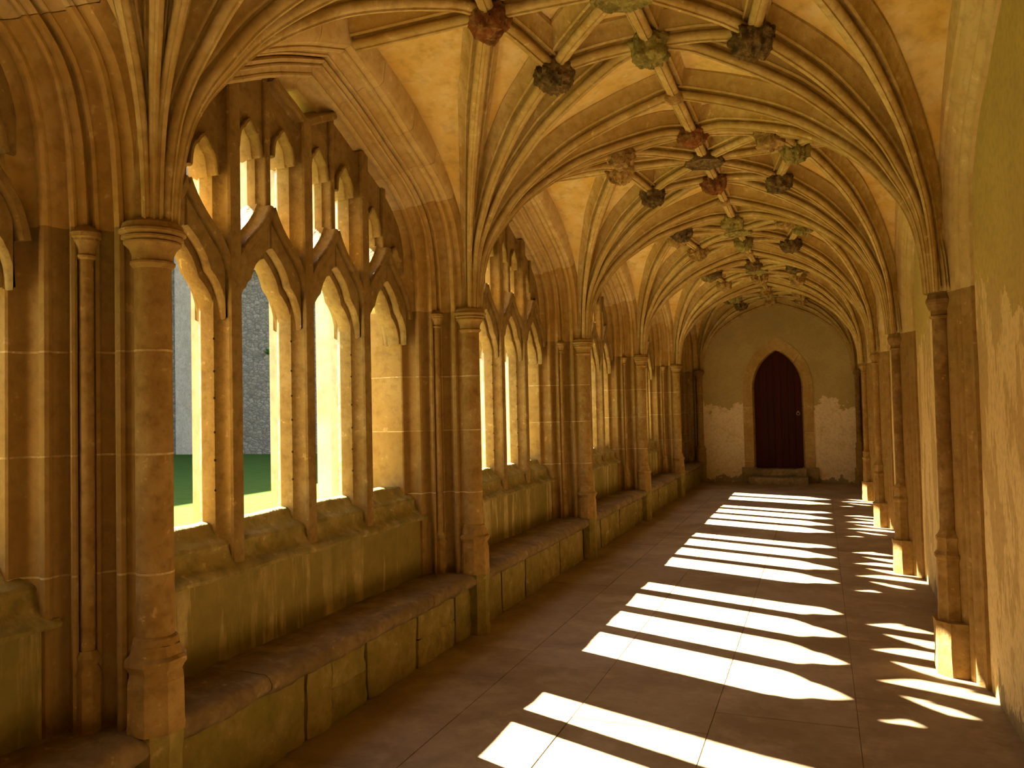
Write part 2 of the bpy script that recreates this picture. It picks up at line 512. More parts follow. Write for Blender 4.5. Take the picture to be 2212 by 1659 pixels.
# ------------------------------------------------------------------ ceiling: webs and ribs
def make_ceiling():
    rf = MB()
    rf.box(-3.1, XWALL + 0.15, YBACK - 0.2, YEND + 0.3, 3.98, 4.15)
    ceiling = rf.build('ceiling', 'web', smooth=0)
    tag(ceiling, kind='structure')

    # web of one bay, centred on the bay
    w = MB()
    for sx, right in ((-1, False), (1, True)):
        for sy in (-1, 1):
            rows = []
            NA, NR = 26, 26
            for i in range(NA + 1):
                a = math.pi / 2 * i / NA
                ca, sa = math.cos(a), math.sin(a)
                rm = min(HA / max(ca, 1e-9), HC / max(sa, 1e-9))
                row = []
                for j in range(NR + 1):
                    d = 0.03 + (rm - 0.03) * (j / NR)
                    dx, dy = min(d * ca, HA), min(d * sa, HC)
                    row.append((sx * (HA - dx), sy * (HC - dy), FW(d, right)))
                rows.append(row)
            w.grid(rows)
    web_me = w.mesh('web', 25)

    # ribs
    P0 = [(-0.108, -RIBH - .02), (-0.106, -0.150), (-0.094, -0.142), (-0.082, -0.118), (-0.074, -0.090), (-0.064, -0.070), (-0.067, -0.060), (-0.058, -0.050),
          (-0.046, -0.062), (-0.026, -0.066), (-0.024, -0.048), (-0.036, -0.040), (-0.041, -0.025), (-0.036, -0.010), (-0.022, -0.001), (-0.011, 0.000), (-0.009, 0.009)]
    PROF = P0 + [(-u, v) for u, v in reversed(P0)]
    def sweep(pts, lats, scales):
        m = MB()
        rows = []
        for i, p in enumerate(pts):
            t = (pts[min(i + 1, len(pts) - 1)] - pts[max(i - 1, 0)]).normalized()
            lat = lats[i] if isinstance(lats, list) else lats
            dn = t.cross(lat)
            if dn.z > 0:
                dn = -dn
            dn.normalize()
            s = scales[i]
            rows.append([p + lat * (u * s) + dn * v * (0.75 + 0.25 * s) for u, v in PROF])
        m.grid(rows, False, False)
        return m
    def corner_rib(sx, sy, bx, by):
        cx, cy = sx * HA, sy * HC
        right = sx > 0
        v = Vector((bx - cx, by - cy, 0))
        L = v.length
        v.normalize()
        lat = Vector((-v.y, v.x, 0))
        pts, sc = [], []
        N = 34
        for i in range(N + 1):
            d = 0.085 + (L - 0.085) * (i / N) ** 1.9
            pts.append(Vector((cx, cy, 0)) + v * d + Vector((0, 0, F(d, right))))
            sc.append(0.42 + 0.58 * min(1, max(0, (d - 0.1) / 0.75)))
        return sweep(pts, lat, sc)
    def node_z(x, y):
        d = math.hypot(HA - abs(x), HC - abs(y))
        return F(d)
    def lierne(a, b):
        A, Bv = Vector((*a, node_z(*a))), Vector((*b, node_z(*b)))
        v = (Bv - A)
        lat = Vector((-v.y, v.x, 0)).normalized()
        N = 8
        pts = []
        for i in range(N + 1):
            p = A + v * (i / N)
            # follow the vault a little
            p.z = p.z * 0.5 + node_z(p.x, p.y) * 0.5
            pts.append(p)
        return sweep(pts, lat, [0.96] * (N + 1))
    ring = [(0, -RC), (RDX, -RDY), (RL, 0), (RDX, RDY), (0, RC), (-RDX, RDY), (-RL, 0), (-RDX, -RDY)]
    meshes = []
    for sx in (-1, 1):
        for sy in (-1, 1):
            for t in ((0, sy * RC), (sx * RDX, sy * RDY), (sx * RL, 0)):
                meshes.append(corner_rib(sx, sy, *t).mesh('rib', 50))
    for i in range(8):
        meshes.append(lierne(ring[i], ring[(i + 1) % 8]).mesh('rib', 50))
        meshes.append(lierne((0, 0), ring[i]).mesh('rib', 50))
    for sy in (-1, 1):
        meshes.append(lierne((0, sy * RC), (0, sy * HC)).mesh('rib', 50))
    for sx in (-1, 1):
        meshes.append(lierne((sx * RL, 0), (sx * HA, 0)).mesh('rib', 50))
    trans = [corner_rib(sx, -1, 0, -HC).mesh('transverse_rib', 50) for sx in (-1, 1)]
    for k in range(-2, 5):
        loc = (MX, yk(k) + HC, 0)
        obj('web', web_me, 'web', ceiling, loc)
        if k >= -1:
            for me in meshes:
                obj('rib', me, 'rib', ceiling, loc)
    for k in range(-1, 6):
        for me in trans:
            obj('transverse_rib', me, 'rib', ceiling, (MX, yk(k) + HC, 0))
    return ceiling, ring, node_z
RC, RDX, RDY, RL = 0.655, 0.55, 0.62, 0.70
ceiling, RING, node_z = make_ceiling()

# ------------------------------------------------------------------ wall profile (x, q) : q = distance from the pier centre line
def hollow(p, q, bulge, n=4):
    """curved moulding from p to q; bulge > 0 bends to the left of the direction"""
    p, q = Vector(p), Vector(q)
    d = q - p
    nrm = Vector((-d.y, d.x))
    return [tuple(p + d * t + nrm * bulge * 4 * t * (1 - t)) for t in [i / n for i in range(n + 1)]]
_S1 = ([(-3.05, 0.215), (-2.915, 0.255), (-2.80, 0.285), (-2.712, 0.285)]
       + hollow((-2.705, 0.278), (-2.640, 0.203), -0.34, 6)
       + [(-2.636, 0.212), (-2.622, 0.218), (-2.606, 0.214), (-2.598, 0.202), (-2.600, 0.188), (-2.607, 0.182)]
       + hollow((-2.602, 0.176), (-2.548, 0.148), -0.50, 6) + [(-2.548, 0.156), (-2.538, 0.158), (-2.530, 0.150), (-2.532, 0.138)])
_S3 = ([(-2.53, 0.076), (-2.515, 0.084), (-2.500, 0.086), (-2.492, 0.076), (-2.496, 0.064)]
       + hollow((-2.494, 0.058), (-2.425, 0.060), -0.48, 6)
       + [(-2.420, 0.074), (-2.405, 0.082), (-2.390, 0.078), (-2.383, 0.064), (-2.388, 0.052), (-2.365, 0.045), (-2.345, 0.04), (-2.335, 0.018)])
SEC_L = _S1 + [(-2.556, 0.132), (-2.560, 0.085)] + _S3
SEC_A = _S1 + [(-2.552, 0.130), (-2.538, 0.130), (-2.520, 0.122), (-2.514, 0.108), (-2.520, 0.096), (-2.538, 0.088), (-2.552, 0.084)] + _S3
SEC_R = ([(XWALL + 0.02, 0.255), (0.782, 0.25), (0.778, 0.205)] + hollow((0.772, 0.195), (0.748, 0.135), -0.2)
         + [(0.736, 0.13), (0.726, 0.112), (0.730, 0.095), (0.742, 0.088)] + hollow((0.735, 0.085), (0.705, 0.045), -0.15) + [(0.694, 0.03), (0.69, 0.012)])

# ------------------------------------------------------------------ left wall
def make_wall_left():
    # outer face with the arched openings, one bay, at x = -3.05, and back to the roof
    out = MB()
    path = arch_path(SEC_L[0][1], ZS, 26, 0.0)
    cutp = [(y, max(z, 0.9)) for y, z in path]
    yl = HC
    rows_in, rows_out = [], []
    for y, z in path:
        rows_in.append((-3.05, y, max(z, 0.85)))
        if z <= ZS + 0.6:
            rows_out.append((-3.05, math.copysign(HC, y), max(z, 0.85)))
        else:
            rows_out.append((-3.05, y * HC / (HC - SEC_L[0][1]), 4.05))
    # straight up-projection avoids crossing faces
    rows_out = []
    n = len(path)
    for i, (y, z) in enumerate(path):
        if i <= 12:
            rows_out.append((-3.05, -HC, max(z, 0.85)))
        elif i >= n - 13:
            rows_out.append((-3.05, HC, max(z, 0.85)))
        else:
            t = (i - 12) / (n - 25)
            rows_out.append((-3.05, -HC + 2 * HC * t, 4.05))
    out.grid([rows_in, rows_out])
    i0, i1 = rows_out[12], rows_out[n - 13]
    out.add([i0, (-3.05, -HC, 4.05), (-3.05, -HC + 0.05, 4.05)], [(0, 1, 2)])
    out.add([i1, (-3.05, HC, 4.05), (-3.05, HC - 0.05, 4.05)], [(0, 1, 2)])
    out.add([(-3.05, -HC, 0), (-3.05, HC, 0), (-3.05, HC, 0.86), (-3.05, -HC, 0.86)], [(0, 1, 2, 3)])
    outer_me = out.mesh('outer_face', 0)

    core = MB()
    core.box(-3.06, -2.9, YBACK - 0.2, YEND + 0.25, -0.3, 0.2)
    core.box(-2.9, -2.60, YBACK - 0.2, YEND + 0.25, -0.3, 0.30)
    wall = core.build('wall_left', 'exterior', smooth=0)
    tag(wall, kind='structure')

    # arch mouldings over one window, cut into voussoirs
    rows = [[(x, y, z) for y, z in arch_path(q)] for x, q in SEC_A]
    rows.append([(-2.325, y, z) for y, z in arch_path(0.004)])
    rows.append([(XL + 0.012, y, max(z + 0.02, FW(math.hypot(0.0, HC - abs(y))) + 0.06)) for y, z in arch_path(0.0)])
    bkm = MB()
    bkm.grid([[(x - 0.004, y, z) for y, z in arch_path(q - 0.006)] for x, q in SEC_A[3:]])
    back_me = bkm.mesh('joint_backing', 40)
    nn = len(rows[0])
    cutsv = [0, 10, 15, 19, 23, 26, 29, 33, 37, 42, nn - 1]
    vous = []
    for i in range(len(cutsv) - 1):
        a, b = cutsv[i], cutsv[i + 1]
        m = MB()
        sub = []
        for r_ in rows:
            pts = [Vector(p) for p in r_[a:b + 1]]
            if a > 0:
                pts[0] += (pts[1] - pts[0]).normalized() * 0.0016
            if b < nn - 1:
                pts[-1] += (pts[-2] - pts[-1]).normalized() * 0.0016
            sub.append([tuple(p) for p in pts])
        m.grid(sub)
        vous.append((m.mesh('voussoir', 40), 'springer' if i in (0, len(cutsv) - 2) else 'arch'))

    # pier blocks in courses
    half = SEC_L
    plan = [(x, q) for x, q in half] + [(-2.33, 0.0)] + [(x, -q) for x, q in reversed(half)]
    def course(z0, z1, grow=0.0):
        m = MB()
        pl = inset(plan, -grow) if grow else plan
        m.grid([[(x, q, z0) for x, q in pl], [(x, q, z1) for x, q in pl]], True, True)
        return m
    cuts = [BENCH - 0.12, 0.985, 1.42, 1.80, ZS]
    g = 0.004
    blocks = []
    for i in range(4):
        blocks.append(course(cuts[i] + (g if i else 0), cuts[i + 1] - (g if i < 3 else 0)).mesh('pier_block', 40))
    joints = [course(c - g, c + g, -0.0015).mesh('mortar_joint', 40) for c in cuts[1:4]]
    blind = MB()
    blind.box(-2.98, -2.90, 0.0, HC, 0.2, 4.0)
    for k in range(-2, 6):
        for me in blocks:
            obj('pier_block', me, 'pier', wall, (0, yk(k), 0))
        for me in joints:
            obj('mortar_joint', me, 'mortar', wall, (0, yk(k), 0))
    for k in range(-2, 5):
        loc = (0, yk(k) + HC, 0)
        for me, mt in vous:
            obj('voussoir', me, mt, wall, loc)
        obj('joint_backing', back_me, 'springer', wall, loc)
        obj('outer_face', outer_me, 'exterior', wall, loc)
    # panel added over the far half of the last opening to stop its sun
    blind.build('added_blocking', 'pier', wall, 0, (0, yk(4) + HC, 0))
    # unseen wall added behind the camera, keeping bounce light off the foreground
    bl = MB()
    bl.box(-2.98, -2.90, -HC, HC, 0.2, 4.0)
    bl.build('added_blocking', 'pier', wall, 0, (0, yk(-2) + HC, 0))

    # apron below the sills and the sill itself
    ap = MB()
    ap.box(-2.9, -2.62, -HC + 0.15, HC - 0.15, BENCH - 0.12, 0.83)
    ap_me = ap.mesh('apron', 0)
    for k in range(-2, 5):
        obj('apron', ap_me, 'apron', wall, (0, yk(k) + HC, 0))
    return wall
wall_left = make_wall_left()

# ------------------------------------------------------------------ windows
MUL = ([(-2.628, 0.0), (-2.628, 0.024), (-2.636, 0.036), (-2.650, 0.040)]
       + hollow((-2.656, 0.037), (-2.712, 0.075), 0.20) + [(-2.79, 0.075), (-2.835, 0.042), (-2.875, 0.024), (-2.90, 0.020), (-2.90, 0.0)])
def bar_profile(scale, dep):
    """closed profile (x, s) of a bar: scale on width, dep on depth about x = -2.755"""
    h = [(-2.755 + (x + 2.755) * dep, s * scale) for x, s in MUL]
    return h + [(x, -s) for x, s in reversed(h[1:-1])]

def bar(path, scale=1.0, dep=1.0, caps=True):
    """path: list of (y, z)"""
    pr = bar_profile(scale, dep)
    rows = []
    for i, (y, z) in enumerate(path):
        a, b = path[max(i - 1, 0)], path[min(i + 1, len(path) - 1)]
        t = Vector((b[0] - a[0], b[1] - a[1])).normalized()
        n = Vector((-t.y, t.x))
        rows.append([(x, y + n.x * s, z + n.y * s) for x, s in pr])
    m = MB()
    m.grid(rows, True, caps)
    return m

def weathered_lit(me, x=-2.792):  # paler weathered stone outside, also lifting the sunlit chamfers to white
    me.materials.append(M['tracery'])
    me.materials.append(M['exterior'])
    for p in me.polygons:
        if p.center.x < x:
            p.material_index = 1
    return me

def qb(p0, p1, p2, n=6):
    return [((1 - t) ** 2 * p0[0] + 2 * t * (1 - t) * p1[0] + t * t * p2[0], (1 - t) ** 2 * p0[1] + 2 * t * (1 - t) * p1[1] + t * t * p2[1]) for t in [i / n for i in range(n + 1)]]

def make_windows():
    mull_c = weathered_lit(bar([(0, 0.80), (0, 1.6), (0, 2.4), (0, 3.215)]).mesh('mullion', 40))
    mull_s = weathered_lit(bar([(0, 0.80), (0, 1.6), (0, 2.4), (0, 3.20)]).mesh('mullion', 40))
    # half of a lower light head, right half of the light at centre 0
    W = 0.232
    intr = qb((W, 2.02), (W - 0.005, 2.14), (0.125, 2.205), 6) + qb((0.118, 2.222), (0.10, 2.30), (0.0, 2.375), 6)[1:]
    extr = qb((0.0, 2.575), (0.05, 2.53), (0.14, 2.43), 5) + qb((0.14, 2.43), (0.235, 2.34), (0.262, 2.30), 5)[1:] + [(0.262, 2.02)]
    poly = intr + extr
    head = MB()
    wide = qb((W + 0.02, 2.02), (W + 0.018, 2.17), (0.150, 2.240), 6) + qb((0.143, 2.257), (0.12, 2.34), (0.0, 2.425), 6)[1:] + extr
    for pl, xa, xb, bv in ((poly, -2.715, -2.805, 0.010), (wide, -2.662, -2.716, 0.010), (wide, -2.804, -2.850, 0.010)):
        head.prism(pl, xa, xb, bv)
        head.prism([(-y, z) for y, z in pl], xa, xb, bv)
    # deeper moulded ridge that follows the head, front
    head_me = head.mesh('light_head', 40)
    ridge = bar(qb((0.29, 2.20), (0.27, 2.36), (0.13, 2.47), 6) + qb((0.13, 2.47), (0.04, 2.55), (0.0, 2.64), 5)[1:], 0.62, 0.92)
    ridge_me = ridge.mesh('head_moulding', 40)
    ridge_me2 = bar([(-y, z) for y, z in qb((0.29, 2.20), (0.27, 2.36), (0.13, 2.47), 6) + qb((0.13, 2.47), (0.04, 2.55), (0.0, 2.64), 5)[1:]], 0.62, 0.92).mesh('head_moulding', 40)
    # secondary mullions
    sec = {}
    for c in (0.3, 0.9):
        top = arch_z(c) - 0.005
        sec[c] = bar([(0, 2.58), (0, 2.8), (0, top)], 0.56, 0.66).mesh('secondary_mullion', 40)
        weathered_lit(sec[c])
    # heads of the upper lights with the solid stone above them
    tops = {0.15: 3.10, 0.45: 3.07, 0.75: 2.89, 1.02: 2.68}
    def upper(cy, ya, yb):
        zt = tops[cy]
        m = MB()
        w = (yb - ya) / 2
        c = (ya + yb) / 2
        arc = [(c - w, zt - 0.17)] + qb((c - w * 0.95, zt - 0.16), (c - w * 0.9, zt - 0.06), (c - w * 0.45, zt - 0.045), 4) \
            + qb((c - w * 0.40, zt - 0.035), (c - w * 0.2, zt - 0.008), (c, zt), 3)
        arc = arc + [(2 * c - y, z) for y, z in reversed(arc[:-1])]
        def ztop(y):
            return 3.20 + 0.40 * y if cy == 0.15 else arch_z(y) + 0.005
        full = [(ya - 0.05, zt - 0.17)] + arc + [(yb + 0.05, zt - 0.17)]
        full = [(y, min(z, ztop(y) - 0.01)) for y, z in full]
        up = [(ya - 0.05 + (yb - ya + 0.10) * i / (len(full) - 1)) for i in range(len(full))]
        xf, xb = -2.695, -2.85
        rows = [[(xf, y, ztop(y)) for y in up], [(xf, y, z + 0.012) for y, z in full], [(xf - 0.02, y, z) for y, z in full],
                [(xb + 0.02, y, z) for y, z in full], [(xb, y, z + 0.012) for y, z in full], [(xb, y, ztop(y)) for y in up]]
        m.grid(rows)
        rim = bar(arc, 0.28, 0.66)
        m.add(rim.v, rim.f)
        return m
    spans = {0.15: (0.07, 0.255), 0.45: (0.345, 0.53), 0.75: (0.67, 0.855), 1.02: (0.945, 1.14)}
    ups = []
    for cy, (a, b) in spans.items():
        u = upper(cy, a, b)
        ups.append(u.mesh('upper_head', 40))
        mir = MB()
        mir.add([(x, -y, z) for x, y, z in u.v], [tuple(reversed(f)) for f in u.f])
        ups.append(mir.mesh('upper_head', 40))
    fork = []
    for s in (1, -1):
        fork.append(bar([(0.0, 3.19), (s * 0.10, 3.245), (s * 0.20, 3.29), (s * 0.29, 3.335)], 0.62, 0.96).mesh('fork', 40))
    # sill : profile (x, z) along y
    sp = [(-2.90, 0.80), (-2.615, 0.80), (-2.588, 0.806), (-2.586, 0.822)] + [(x, z) for x, z in hollow((-2.60, 0.838), (-2.668, 0.925), 0.16)] \
        + [(-2.662, 0.942), (-2.668, 0.955)] + [(x, z) for x, z in hollow((-2.68, 0.962), (-2.735, 1.035), 0.12)] + [(-2.75, 1.045), (-2.80, 1.048), (-2.93, 0.985), (-3.14, 0.90), (-3.15, 0.80)]
    sl = MB()
    NY = 48
    rows = []
    L = 2 * (HC - 0.16)
    for i in range(NY + 1):
        y = -L / 2 + L * i / NY
        row = []
        for x, z in sp:
            d = noise.noise(Vector((x * 9, y * 7, z * 9))) * 0.008 + noise.noise(Vector((x * 30, y * 25, z * 30))) * 0.003
            row.append((x + d * 0.6, y, z + d))
        rows.append(row)
    sl.grid(rows, True, True)
    sill_me = sl.mesh('sill', 40)
    # peg holes along the glazing line
    ph = MB()
    for s in (-0.6, 0.0, 0.6):
        for sd in (-1, 1):
            z = 1.2
            while z < 2.0:
                ph.lathe(-2.712, s + sd * 0.0745, [(0.002, z - 0.006), (0.0055, z), (0.002, z + 0.006)], 6)
                z += 0.155 * rnd.uniform(0.8, 1.2)
    hole_me = ph.mesh('peg_holes', 0)
    for k in range(-1, 5):
        root = empty('window_%d' % (k + 2), (0, yk(k) + HC, 0))
        tag(root, ('traceried four-light stone window, %s opening along the left wall counting from the camera' % ORD[k + 1]), kind='structure')
        obj('sill', sill_me, 'sill', root)
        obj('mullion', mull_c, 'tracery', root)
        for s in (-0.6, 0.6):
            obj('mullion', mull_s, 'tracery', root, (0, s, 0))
        for c in (-0.9, -0.3, 0.3, 0.9):
            obj('light_head', head_me, 'tracery', root, (0, c, 0))
            obj('head_moulding', ridge_me, 'tracery', root, (0, c, 0))
            obj('head_moulding', ridge_me2, 'tracery', root, (0, c, 0))
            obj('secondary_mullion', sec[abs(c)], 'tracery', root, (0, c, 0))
        for me in ups:
            obj('upper_head', me, 'tracery', root)
        for me in fork:
            obj('fork', me, 'tracery', root)
        if k <= 1:
            obj('peg_holes', hole_me, 'hole', root)
make_windows()

# ------------------------------------------------------------------ bench along the left wall
def make_bench():
    root = empty('stone_bench', (XL, Y0, 0))
    tag(root, 'long low stone bench running along the foot of the window wall', 'bench')
    r = random.Random(5)
    off = Vector((-XL, -Y0, 0))
    def noisy(rows, amp, sc):
        out = []
        for row in rows:
            nr = []
            for p in row:
                p = Vector(p)
                n = noise.noise_vector(p * sc) * amp + noise.noise_vector(p * sc * 3.1) * amp * 0.5
                nr.append(tuple(p + n + off))
            out.append(nr)
        return out
    y = YBACK
    while y < YEND - 0.01:
        l = 1.05 + r.random() * 0.7
        y1 = min(YEND, y + l)
        if YEND - y1 < 0.5:
            y1 = YEND
        nose = [(-2.62, 0.325), (-2.30, 0.325), (-2.282, 0.338), (-2.268, 0.355), (-2.266, 0.378), (-2.276, 0.402), (-2.296, 0.416), (-2.33, 0.42), (-2.42, 0.421), (-2.52, 0.421), (-2.62, 0.422)]
        n = max(4, int((y1 - y) / 0.045))
        rows = []
        for i in range(n + 1):
            yy = y + 0.003 + (y1 - y - 0.006) * i / n
            rows.append([(x, yy, z) for x, z in nose])
        m = MB()
        m.grid(noisy(rows, 0.011, 9.0), True, True)
        m.build('seat_slab', 'seat', root, 50)
        y = y1
    # backing and face stones
    bk = MB()
    bk.add([tuple(Vector(p) + off) for p in [(-2.352, YBACK, 0), (-2.352, YEND, 0), (-2.352, YEND, 0.34), (-2.352, YBACK, 0.34)]], [(0, 1, 2, 3)])
    bk.build('backing', 'void', root, 0)
    y = YBACK
    while y < YEND - 0.02:
        l = r.choice((0.22, 0.38, 0.46, 0.6, 0.75)) * (0.85 + 0.3 * r.random())
        y1 = min(YEND, y + l)
        g = 0.007
        dx = r.uniform(-0.010, 0.008)
        courses = [(0.0, 0.325)] if r.random() < 0.72 else [(0.0, 0.16), (0.168, 0.325)]
        for z0, z1 in courses:
            ny, nz = max(2, int((y1 - y) / 0.05)), 5
            rows = []
            for j in range(nz + 1):
                z = z0 + (z1 - z0) * j / nz
                row = []
                for i in range(ny + 1):
                    yy = y + g + (y1 - y - 2 * g) * i / ny
                    edge = 0.016 if (i in (0, ny) or j == nz) else 0.0
                    row.append((-2.322 + dx - edge, yy, z))
                rows.append(row)
            m = MB()
            rr = noisy(rows, 0.009, 10.0)
            m.grid(rr)
            # returns into the joint
            bx = -2.352 - XL
            for a, b in ((0, 0), (0, ny)):
                m.add([rr[0][b], rr[nz][b], (bx, rr[nz][b][1], rr[nz][b][2]), (bx, rr[0][b][1], rr[0][b][2])], [(0, 1, 2, 3)])
            m.build('face_stone', 'bench', root, 50)
        y = y1
    pm = MB()
    pm.lathe(0, 0, [(0.088, 0.0), (0.088, 0.06), (0.082, 0.07), (0.082, 0.345), (0.086, 0.37), (0.088, 0.40), (0.086, 0.424)], 8, math.pi / 8)
    pme = pm.mesh('pilaster', 30)
    for k in range(-1, 6):
        obj('pilaster', pme, 'bench', root, (0.015, yk(k) - Y0 - (0.09 if k == 5 else 0), 0))
make_bench()

# ------------------------------------------------------------------ shafts on the left
def column(k, x, y, zb, parts, label, group, name='wall_shaft'):
    root = empty(name, (x, y, zb))
    tag(root, label, 'column', group)
    for nm, me, mt in parts:
        obj(nm, me, mt, root)
    return root

def make_left_columns():
    z0 = BENCH
    p = MB()
    p.lathe(0, 0, [(0.104, -0.005), (0.106, 0.02), (0.104, 0.03), (0.102, 0.182)], 8, math.pi / 8)
    ped = p.mesh('pedestal', 25)
    p = MB()
    p.lathe(0, 0, [(0.102, 0.180), (0.098, 0.190), (0.094, 0.212), (0.106, 0.232), (0.114, 0.243), (0.113, 0.256), (0.097, 0.268), (0.090, 0.29), (0.087, 0.305)], 8, math.pi / 8)
    p.lathe(0, 0, [(0.084, 0.295), (0.078, 0.318), (0.0765, 0.330), (0.068, 0.337)], 16)
    base = p.mesh('base_moulding', 30)
    p = MB()
    p.lathe(0, 0, [(0.0665, 0.33), (0.0665, 0.565), (0.0655, 0.7)] + [(0.066, 1.0), (0.0655, 1.4), (0.065, 1.71)], 20)
    shaft = p.mesh('shaft', 40)
    cz = 1.695
    p = MB()
    p.lathe(0, 0, [(0.065, cz - 0.01), (0.074, cz), (0.079, cz + 0.007), (0.079, cz + 0.014), (0.072, cz + 0.02), (0.073, cz + 0.04), (0.083, cz + 0.064), (0.094, cz + 0.075),
                   (0.101, cz + 0.080), (0.102, cz + 0.086), (0.096, cz + 0.089), (0.100, cz + 0.093), (0.109, cz + 0.098), (0.110, cz + 0.105), (0.103, cz + 0.109), (0.108, cz + 0.113), (0.118, cz + 0.120), (0.118, cz + 0.129),
                   (0.109, cz + 0.137), (0.104, cz + 0.155), (0.086, cz + 0.168)], 20)
    cap = p.mesh('capital', 28)
    jts = []
    for z in (0.565, 1.0, 1.38):
        jp = MB()
        jp.lathe(0, 0, [(0.0668, z - 0.004), (0.0672, z), (0.0668, z + 0.004)], 20)
        jts.append(('mortar_joint', jp.mesh('mortar_joint', 30), 'mortar'))
    parts = [('pedestal', ped, 'column'), ('base_moulding', base, 'column'), ('shaft', shaft, 'column')] + jts + [('capital', cap, 'column')]
    where = ['large round shaft nearest the camera, standing on the bench left of the first big window',
             'round stone shaft on the bench between the first and second big windows',
             'round stone shaft on the bench between the second and third windows from the camera',
             'round stone shaft on the bench between the third and fourth windows from the camera',
             'round stone shaft on the bench just beyond the fourth window, before the dark end bay',
             'round stone shaft in the far left corner where the bench meets the end wall']
    for k in range(6):
        column(k, XL, yk(k) - (0.09 if k == 5 else 0), z0, parts, where[k], 'shafts on the left bench')
    # slender colonnettes that flank each pier
    p = MB()
    p.lathe(0, 0, [(0.045, -0.004), (0.045, 0.19), (0.05, 0.205), (0.042, 0.222), (0.034, 0.236), (0.040, 0.25), (0.044, 0.262), (0.037, 0.275), (0.031, 0.285)], 8, math.pi / 8)
    cb = p.mesh('base', 25)
    p = MB()
    p.lathe(0, 0, [(0.026, 0.28), (0.026, 1.72)], 12)
    cs = p.mesh('shaft', 40)
    p = MB()
    p.lathe(0, 0, [(0.025, 1.715), (0.034, 1.722), (0.036, 1.73), (0.030, 1.738), (0.033, 1.756), (0.043, 1.776), (0.048, 1.784), (0.048, 1.792), (0.054, 1.798), (0.055, 1.815), (0.040, 1.83), (0.02, 1.845)], 12)
    cc = p.mesh('capital', 28)
    side = {-1: 'camera side', 1: 'far side'}
    for k in range(6):
        for s in (-1, 1):
            if k == 5 and s == 1:
                continue
            root = empty('colonnette', (-2.522, yk(k) + s * 0.108, z0 + 0.006))
            tag(root, 'slender colonnette with small capital on the %s of the %s pier, left wall' % (side[s], ORD[k]), 'colonnette', 'colonnettes beside the window piers')
            for nm, me in (('base', cb), ('shaft', cs), ('capital', cc)):
                obj(nm, me, 'column', root)
make_left_columns()

